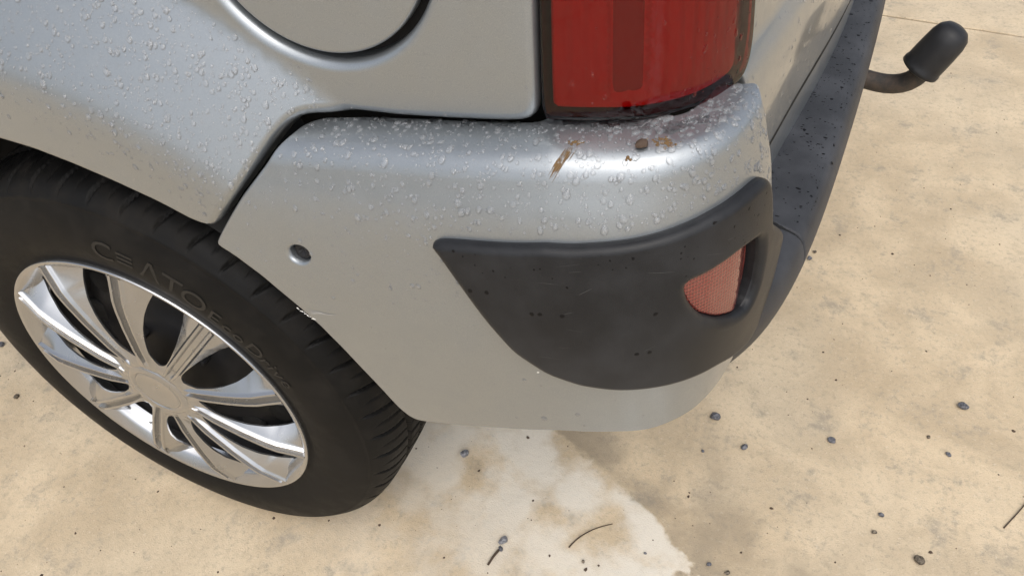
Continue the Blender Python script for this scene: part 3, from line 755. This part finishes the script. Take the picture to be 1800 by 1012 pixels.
# thickness: inner skin edge
nV = len(V)
for s_, j in ((0, 0), (1, W_-1)):
    b0 = len(V)
    for i in range(len(rows)):
        x, y, z = V[i*W_+j]; V.append((x, y+.0022, z))
    for i in range(len(rows)-1):
        q = (i*W_+j, b0+i, b0+i+1, (i+1)*W_+j); F.append(q if s_ == 0 else q[::-1])
spm = mesh('spoke', V, F); spm.materials.append(MAT['cover'])
try: spm.set_sharp_from_angle(angle=R_(38))
except Exception: pass
for i in range(NS):
    a = R_(114.4-360/NS*i); o = link('spoke', spm, None, wheel); o.rotation_euler = (0, -a, 0)
V, F = lathe([(.0, -.0100), (.015, -.0104), (.028, -.0120), (.0305, -.0124), (.0315, -.0105), (.0325, -.0105), (.0335, -.0128), (.037, -.0130), (.041, -.0115), (.044, -.009)], 80)
mk('centre_cap', V, F, MAT['cover'], wheel)

# ---------------------------------------------------------------- water
def dome(nr=3, ns=10):
    V = [(0, 0, 1.)]; F = []
    for k in range(1, nr+2):
        rf = k/(nr+1) if k <= nr else 1.0
        for i in range(ns): V.append((rf*math.cos(2*math.pi*i/ns), rf*math.sin(2*math.pi*i/ns), (1-rf**2.2)**.85 if rf < 1 else -.12))
    for i in range(ns): F.append((0, 1+i, 1+(i+1) % ns))
    for k in range(nr):
        for i in range(ns): F.append((1+k*ns+i, 1+(k+1)*ns+i, 1+(k+1)*ns+(i+1) % ns, 1+k*ns+(i+1) % ns))
    return np.array(V), F
DV, DF = dome()
def beads(name, panel, X, rad, mt, parent, hfac=.36, stretch=(1, 1.35), flat=False):
    X = np.asarray(X); P = panel.pos(X); Nn = panel.S.normal(X[:, 0], X[:, 1]); V = []; F = []
    for p, n0, rr in zip(P, Nn, rad):
        a, d, n1 = frame(n0) if abs(n0[2]) < .97 else (np.array([1., 0, 0]), np.array([0, 1., 0]), n0)
        st = rng.uniform(*stretch); ang = rng.normal(0, .25)
        L = DV.copy(); q = np.arctan2(L[:, 1], L[:, 0]); rad_ = np.hypot(L[:, 0], L[:, 1])
        irr = 1+.07*np.cos(2*q+rng.uniform(0, 6))+.04*np.cos(3*q+rng.uniform(0, 6))
        lx = L[:, 0]*irr; ly = L[:, 1]*irr*st
        ly = ly+.25*(st-1)*(1-rad_**2)
        lx = lx*(1+.22*L[:, 1]*(st-1)*1.6)
        sag = 1+.35*L[:, 1]*abs(d[2])
        c, s = math.cos(ang), math.sin(ang); lx, ly = c*lx-s*ly, s*lx+c*ly
        hh = L[:, 2]*hfac*sag*rng.uniform(.8, 1.15)
        b0 = len(V); V += list(p+rr*(lx[:, None]*a+ly[:, None]*d+hh[:, None]*n1)); F += [tuple(i+b0 for i in f_) for f_ in DF]
    return mk(name, V, F, mt, parent, kind='stuff')
def scatter(panel, n, dens, lo, hi, margin=.002):
    out = []
    while len(out) < n:
        X = rng.uniform(lo, hi, (4000, 2)); ok = panel.signed(X) > margin
        X = X[ok]; k = dens(X, panel.S(X[:, 0], X[:, 1])); X = X[rng.uniform(0, 1, len(X)) < k]; out += list(X)
    return np.array(out[:n])
def radii(n, med, sig, lo, hi): return np.clip(np.exp(rng.normal(math.log(med), sig, n)), lo, hi)
def dens_q(X, P):
    rho = np.hypot(P[:, 0], P[:, 2]-WZ)
    k = sstep(.40, .47, rho)*(1-sstep(.545, .570, rho)); k = k*(.45+.55*sstep(-.05, .25, P[:, 0]))
    return np.clip(k+.012, 0, 1)
loq = (uS(-.12), sS(.60)); hiq = (uS(.508), sS(1.0))
X = scatter(QP, 3200, dens_q, loq, hiq, .004); beads('raindrops', QP, X, radii(3200, .00085, .55, .0004, .0030), MAT['water'], quarter)
def dens_b(X, P):
    z = P[:, 2]; k = sstep(.635, .70, z); k = np.maximum(k, .16*sstep(.57, .64, z)); k = k*(.35+.65*sstep(.27, .42, P[:, 0])); return np.clip(k+.006, 0, 1)
lob = (OUT['bumper'][0][0], .10); hib = (1.10, BUMP.L)
Xb = scatter(BP, 3000, dens_b, lob, hib, .003); 
ok = TP.signed(Xb) < -.004; Xb = Xb[ok]
beads('raindrops', BP, Xb, radii(len(Xb), .00085, .58, .0004, .0033), MAT['water'], bumper)
Xk = scatter(BP, 90, dens_b, lob, hib, .004); Xk = Xk[TP.signed(Xk) < -.006]
beads('raindrops', BP, Xk, radii(len(Xk), .0024, .25, .0017, .0038), MAT['water'], bumper, stretch=(1.0, 1.4))
Xk = scatter(QP, 70, dens_q, loq, hiq, .006)
beads('raindrops', QP, Xk, radii(len(Xk), .0022, .25, .0016, .0034), MAT['water'], quarter, stretch=(1.0, 1.4))
# merged puddles on the shelf of the bumper
sr = BUMP.s_of_z(.7515)
Xs = np.stack([rng.uniform(.64, .99, 150), sr+rng.uniform(.004, .020, 150)], -1); Xs = Xs[BP.signed(Xs) > .003]
beads('puddles', BP, Xs, radii(len(Xs), .0026, .5, .001, .0065), MAT['clearwater'], bumper, hfac=.22, stretch=(.6, 1.0))
def dens_l(X, P): return np.clip(.10+.9*sstep(.585, .625, P[:, 0]), 0, 1)
Xl = scatter(LP, 120, dens_l, (1.53, lz(.752)), (1.684, lz(.95)), .004)
beads('raindrops', LP, Xl, radii(len(Xl), .0010, .4, .0005, .0022), MAT['clearwater'], lamp, stretch=(1.1, 1.7))
Xg = scatter(GP, 520, lambda X, P: np.full(len(X), 1.), (ug, .02), (ug+.75, gz(.86)), .004)
beads('raindrops', GP, Xg, radii(len(Xg), .0007, .4, .0004, .0018), MAT['water'], gate, stretch=(1.2, 2.2))
Xp = scatter(SP, 900, lambda X, P: np.clip(sstep(.54, .549, P[:, 2]), 0, 1), (uj, .09), (uj+.85, STEP.L-.01), .003)
beads('wet_spots', SP, Xp, radii(len(Xp), .0010, .45, .0005, .0032), MAT['wet'], stepo, hfac=.10, stretch=(.35, .9))
Xt = scatter(TP, 45, lambda X, P: np.clip(sstep(.655, .672, P[:, 2])+.0, 0, 1), (.74, .2), (1.05, .36), .004)
beads('wet_spots', TP, Xt, radii(len(Xt), .0006, .4, .0003, .0013), MAT['wet'], trim, hfac=.12)
mk_ = OUT['marks']
pairs = [mk_[8], (mk_[8][0]+.013, mk_[8][1]), mk_[9], (mk_[9][0]+.006, mk_[9][1]), (mk_[9][0]+.022, mk_[9][1]), mk_[10], mk_[11], (mk_[11][0]+.009, mk_[11][1])]
beads('wet_spots', TP, pairs, [.0019]*len(pairs), MAT['wet'], trim, hfac=.08, stretch=(.9, 1.1))

# ---------------------------------------------------------------- marks on the bumper
def strip(P0, P1, wd, off, panel, n=10):
    V = []; F = []
    for i in range(n+1):
        q = i/n; x = np.array(P0)*(1-q)+np.array(P1)*q; d = np.array(P1)-P0; d = d/np.linalg.norm(d); nrm = np.array([-d[1], d[0]])
        ww = wd*math.sin(math.pi*min(max(q, .03), .97))**.6
        for s in (-1, 1):
            X = x+nrm*ww*s; V.append(panel.S(X[0], X[1])+panel.S.normal(X[0], X[1])*off)
    for i in range(n): F.append((2*i, 2*i+2, 2*i+3, 2*i+1))
    return V, F
def strips(name, spec, mt, parent, panel, off=.00025):
    V = []; F = []
    for P0, P1, wd in spec:
        v, f_ = strip(P0, P1, wd, off, panel); b0 = len(V); V += v; F += [tuple(i+b0 for i in q) for q in f_]
    return mk(name, V, F, mt, parent, kind='stuff')
a0, a1 = np.array(mk_[0]), np.array(mk_[1]); dd = a1-a0; sp_ = []
for i in range(70):
    q0 = rng.uniform(0, .55); q1 = q0+rng.uniform(.15, .5); o = np.array([rng.normal(0, .0022), 0])
    sp_.append((a0+dd*q0+o, a0+dd*min(q1, 1.1)+o, rng.uniform(.00008, .00028)))
strips('rust_smear', sp_, MAT['rust'], bumper, BP)
def fleck(name, c, n, spread, size, mt):
    X = np.array(c)+rng.normal(0, spread, (n, 2)); beads(name, BP, X, radii(n, size, .4, size*.5, size*2), mt, bumper, hfac=.5, stretch=(.7, 1.4))
fleck('mud_specks', mk_[3], 60, (.0050, .0032), .0008, MAT['rust'])
fleck('mud_specks', mk_[4], 22, (.0042, .0010), .0007, MAT['rust'])
fleck('mud_specks', mk_[5], 8, (.0009, .0018), .0007, MAT['rust'])
sp_ = [(np.array(mk_[6])+[i*.0012, -.001*i+rng.normal(0, .0008)], np.array(mk_[6])+[i*.0012+rng.uniform(.001, .004), -.001*i+rng.normal(0, .001)], rng.uniform(.0003, .0010)) for i in range(12)]
strips('paint_chip', sp_, MAT['scrape'], bumper, BP)
e0 = np.array(mk_[7]); e1_ = np.array(mk_[13])
strips('scratch', [(e0+rng.normal(0, .0015, 2), e0+(e1_-e0)*rng.uniform(.4, 1)+rng.normal(0, .0015, 2), rng.uniform(.0001, .00035)) for i in range(9)], MAT['scratch'], bumper, BP)

sp_ = []
for i in range(26):
    c_ = np.array([rng.uniform(.80, 1.0), rng.uniform(.20, .31)]); a_n = rng.normal(0, .35); ln = rng.uniform(.004, .02)
    sp_.append((c_, c_+[ln*math.cos(a_n), ln*math.sin(a_n)], rng.uniform(.00006, .00016)))
sp_ = [q for q in sp_ if (TP.signed(np.array([q[0], q[1]])) > .004).all()]
strips('scuffs', sp_, MAT['scuff'], trim, TP)
strips('paint_chip', [(np.array(mk_[12])+[-.006, .004], np.array(mk_[12])+[-.004, .0045], .0007)], MAT['scrape'], trim, TP)

# ---------------------------------------------------------------- small things on the ground and on the bumper
def rock(name, c, rad, mt, seed, sq=(1, .8, .62), **props):
    rg = np.random.default_rng(seed); bm = bmesh.new(); bmesh.ops.create_icosphere(bm, subdivisions=2, radius=1)
    pl = [(np.array(v)/np.linalg.norm(v), rg.uniform(.62, .92)) for v in rg.normal(0, 1, (11, 3))]
    rot = rg.uniform(0, 6.28); V = []
    for v in bm.verts:
        p = np.array(v.co)
        for n, dd_ in pl:
            k = p@n
            if k > dd_: p = p-n*(k-dd_)
        p = p*np.array(sq)*rad; x, y = p[0]*math.cos(rot)-p[1]*math.sin(rot), p[0]*math.sin(rot)+p[1]*math.cos(rot); V.append((x, y, p[2]))
    F = [tuple(v.index for v in f_.verts) for f_ in bm.faces]; bm.free()
    zmin = min(v[2] for v in V); V = [(x, y, z-zmin-.0004) for x, y, z in V]
    o = mk(name, V, F, mt, None, smooth=False, **props); o.location = c; return o
plab = {0: ('pale grey pebble beside the dark knobbed stick', 'stone2'), 1: ('larger dark stone just past the bumper corner\'s lower edge', 'stone'),
        2: ('dark stone close by the larger stone past the bumper corner', 'stone'), 4: ('large dark angular stone alone on clean concrete', 'stone'), 5: ('brown and grey flat pebble with a pale speckled face', 'stone3'),
        6: ('grey pebble on the concrete between tyre and bumper underside', 'stone2'), 13: ('small dark chip of stone on the concrete ahead of the wheel', 'stone3'), 14: ('small dark stone near the tyre ahead of the wheel', 'stone'),
        20: ('tiny grey chip touching the tyre where it meets the ground', 'stone2')}
for i, (x, y, rad) in enumerate(OUT['pebbles']):
    lab, mt = plab.get(i, ('small dark stone chip lying on the open concrete behind the car', 'stone' if i % 2 else 'stone3'))
    kw = {} if i in plab else dict(group='small stone chips behind the car')
    rock('pebble', (x, y, 0), rad*1.12, MAT[mt], 100+i, label=lab, category='pebble', **kw)
def twig(name, pts, r0, r1, lab, cat):
    P = splinepts(pts, 18); P = np.array([(x, y, max(r0, .0008)+.0015*math.sin(3*i/17)) for i, (x, y) in enumerate(P)])
    c = P.mean(0); c[2] = 0; V, F = tube(P-c, np.linspace(r0, r1, 18), 7); o = mk(name, V, F, MAT['twig'], None, label=lab, category=cat); o.location = c; return o
twig('twig', OUT['twig1'], .0011, .0006, 'thin curved brown twig lying on the whitened concrete patch', 'twig')
twig('twig', OUT['twig2'], .0009, .0008, 'thin dark twig lying on bare concrete far from the car', 'twig')
st = twig('knobbed_stick', OUT['stick'], .0016, .0019, 'short dark stick with a knobbed end beside a pale pebble', 'stick')
e = OUT['stick'][-1]
V, F = tube([(0, 0, 0), (.001, .001, .0), (.003, .003, .0004), (.004, .004, .0004)], [.0012, .0040, .0042, .0014], 9); o = mk('knob', [np.array(v)+[e[0]-st.location[0], e[1]-st.location[1], .003] for v in V], F, MAT['stone'], st)
# crumb of mud stuck on the bumper
Xm = np.array(mk_[2]); pm = BUMP(Xm[0], Xm[1]); o = rock('mud_crumb', (0, 0, 0), .0052, MAT['mud'], 5, sq=(.8, 1.15, .55), label='dark brown crumb of mud stuck on the silver bumper below the lamp', category='mud')
nm_ = BUMP.normal(Xm[0], Xm[1]); o.location = tuple(pm); o.rotation_mode = 'QUATERNION'; o.rotation_quaternion = Vector(nm_).to_track_quat('Z', 'Y')
# grit: uncountable specks
V = []; F = []
for i in range(1900):
    x, y = rng.uniform(-.7, 1.7), rng.uniform(-.35, 2.0)
    rr = float(np.clip(np.exp(rng.normal(math.log(.0010), .55)), .0004, .0034)); b0 = len(V)
    q = rng.uniform(.6, 1.3, 6)
    for k in range(5): V.append((x+rr*q[k]*math.cos(1.2566*k), y+rr*q[k]*math.sin(1.2566*k), -.0002))
    V.append((x, y, rr*.8))
    for k in range(5): F.append((b0+k, b0+(k+1) % 5, b0+5))
mk('grit', V, F, MAT['mud'], None, smooth=False, kind='stuff', label='dark specks of grit scattered over the concrete', category='grit')
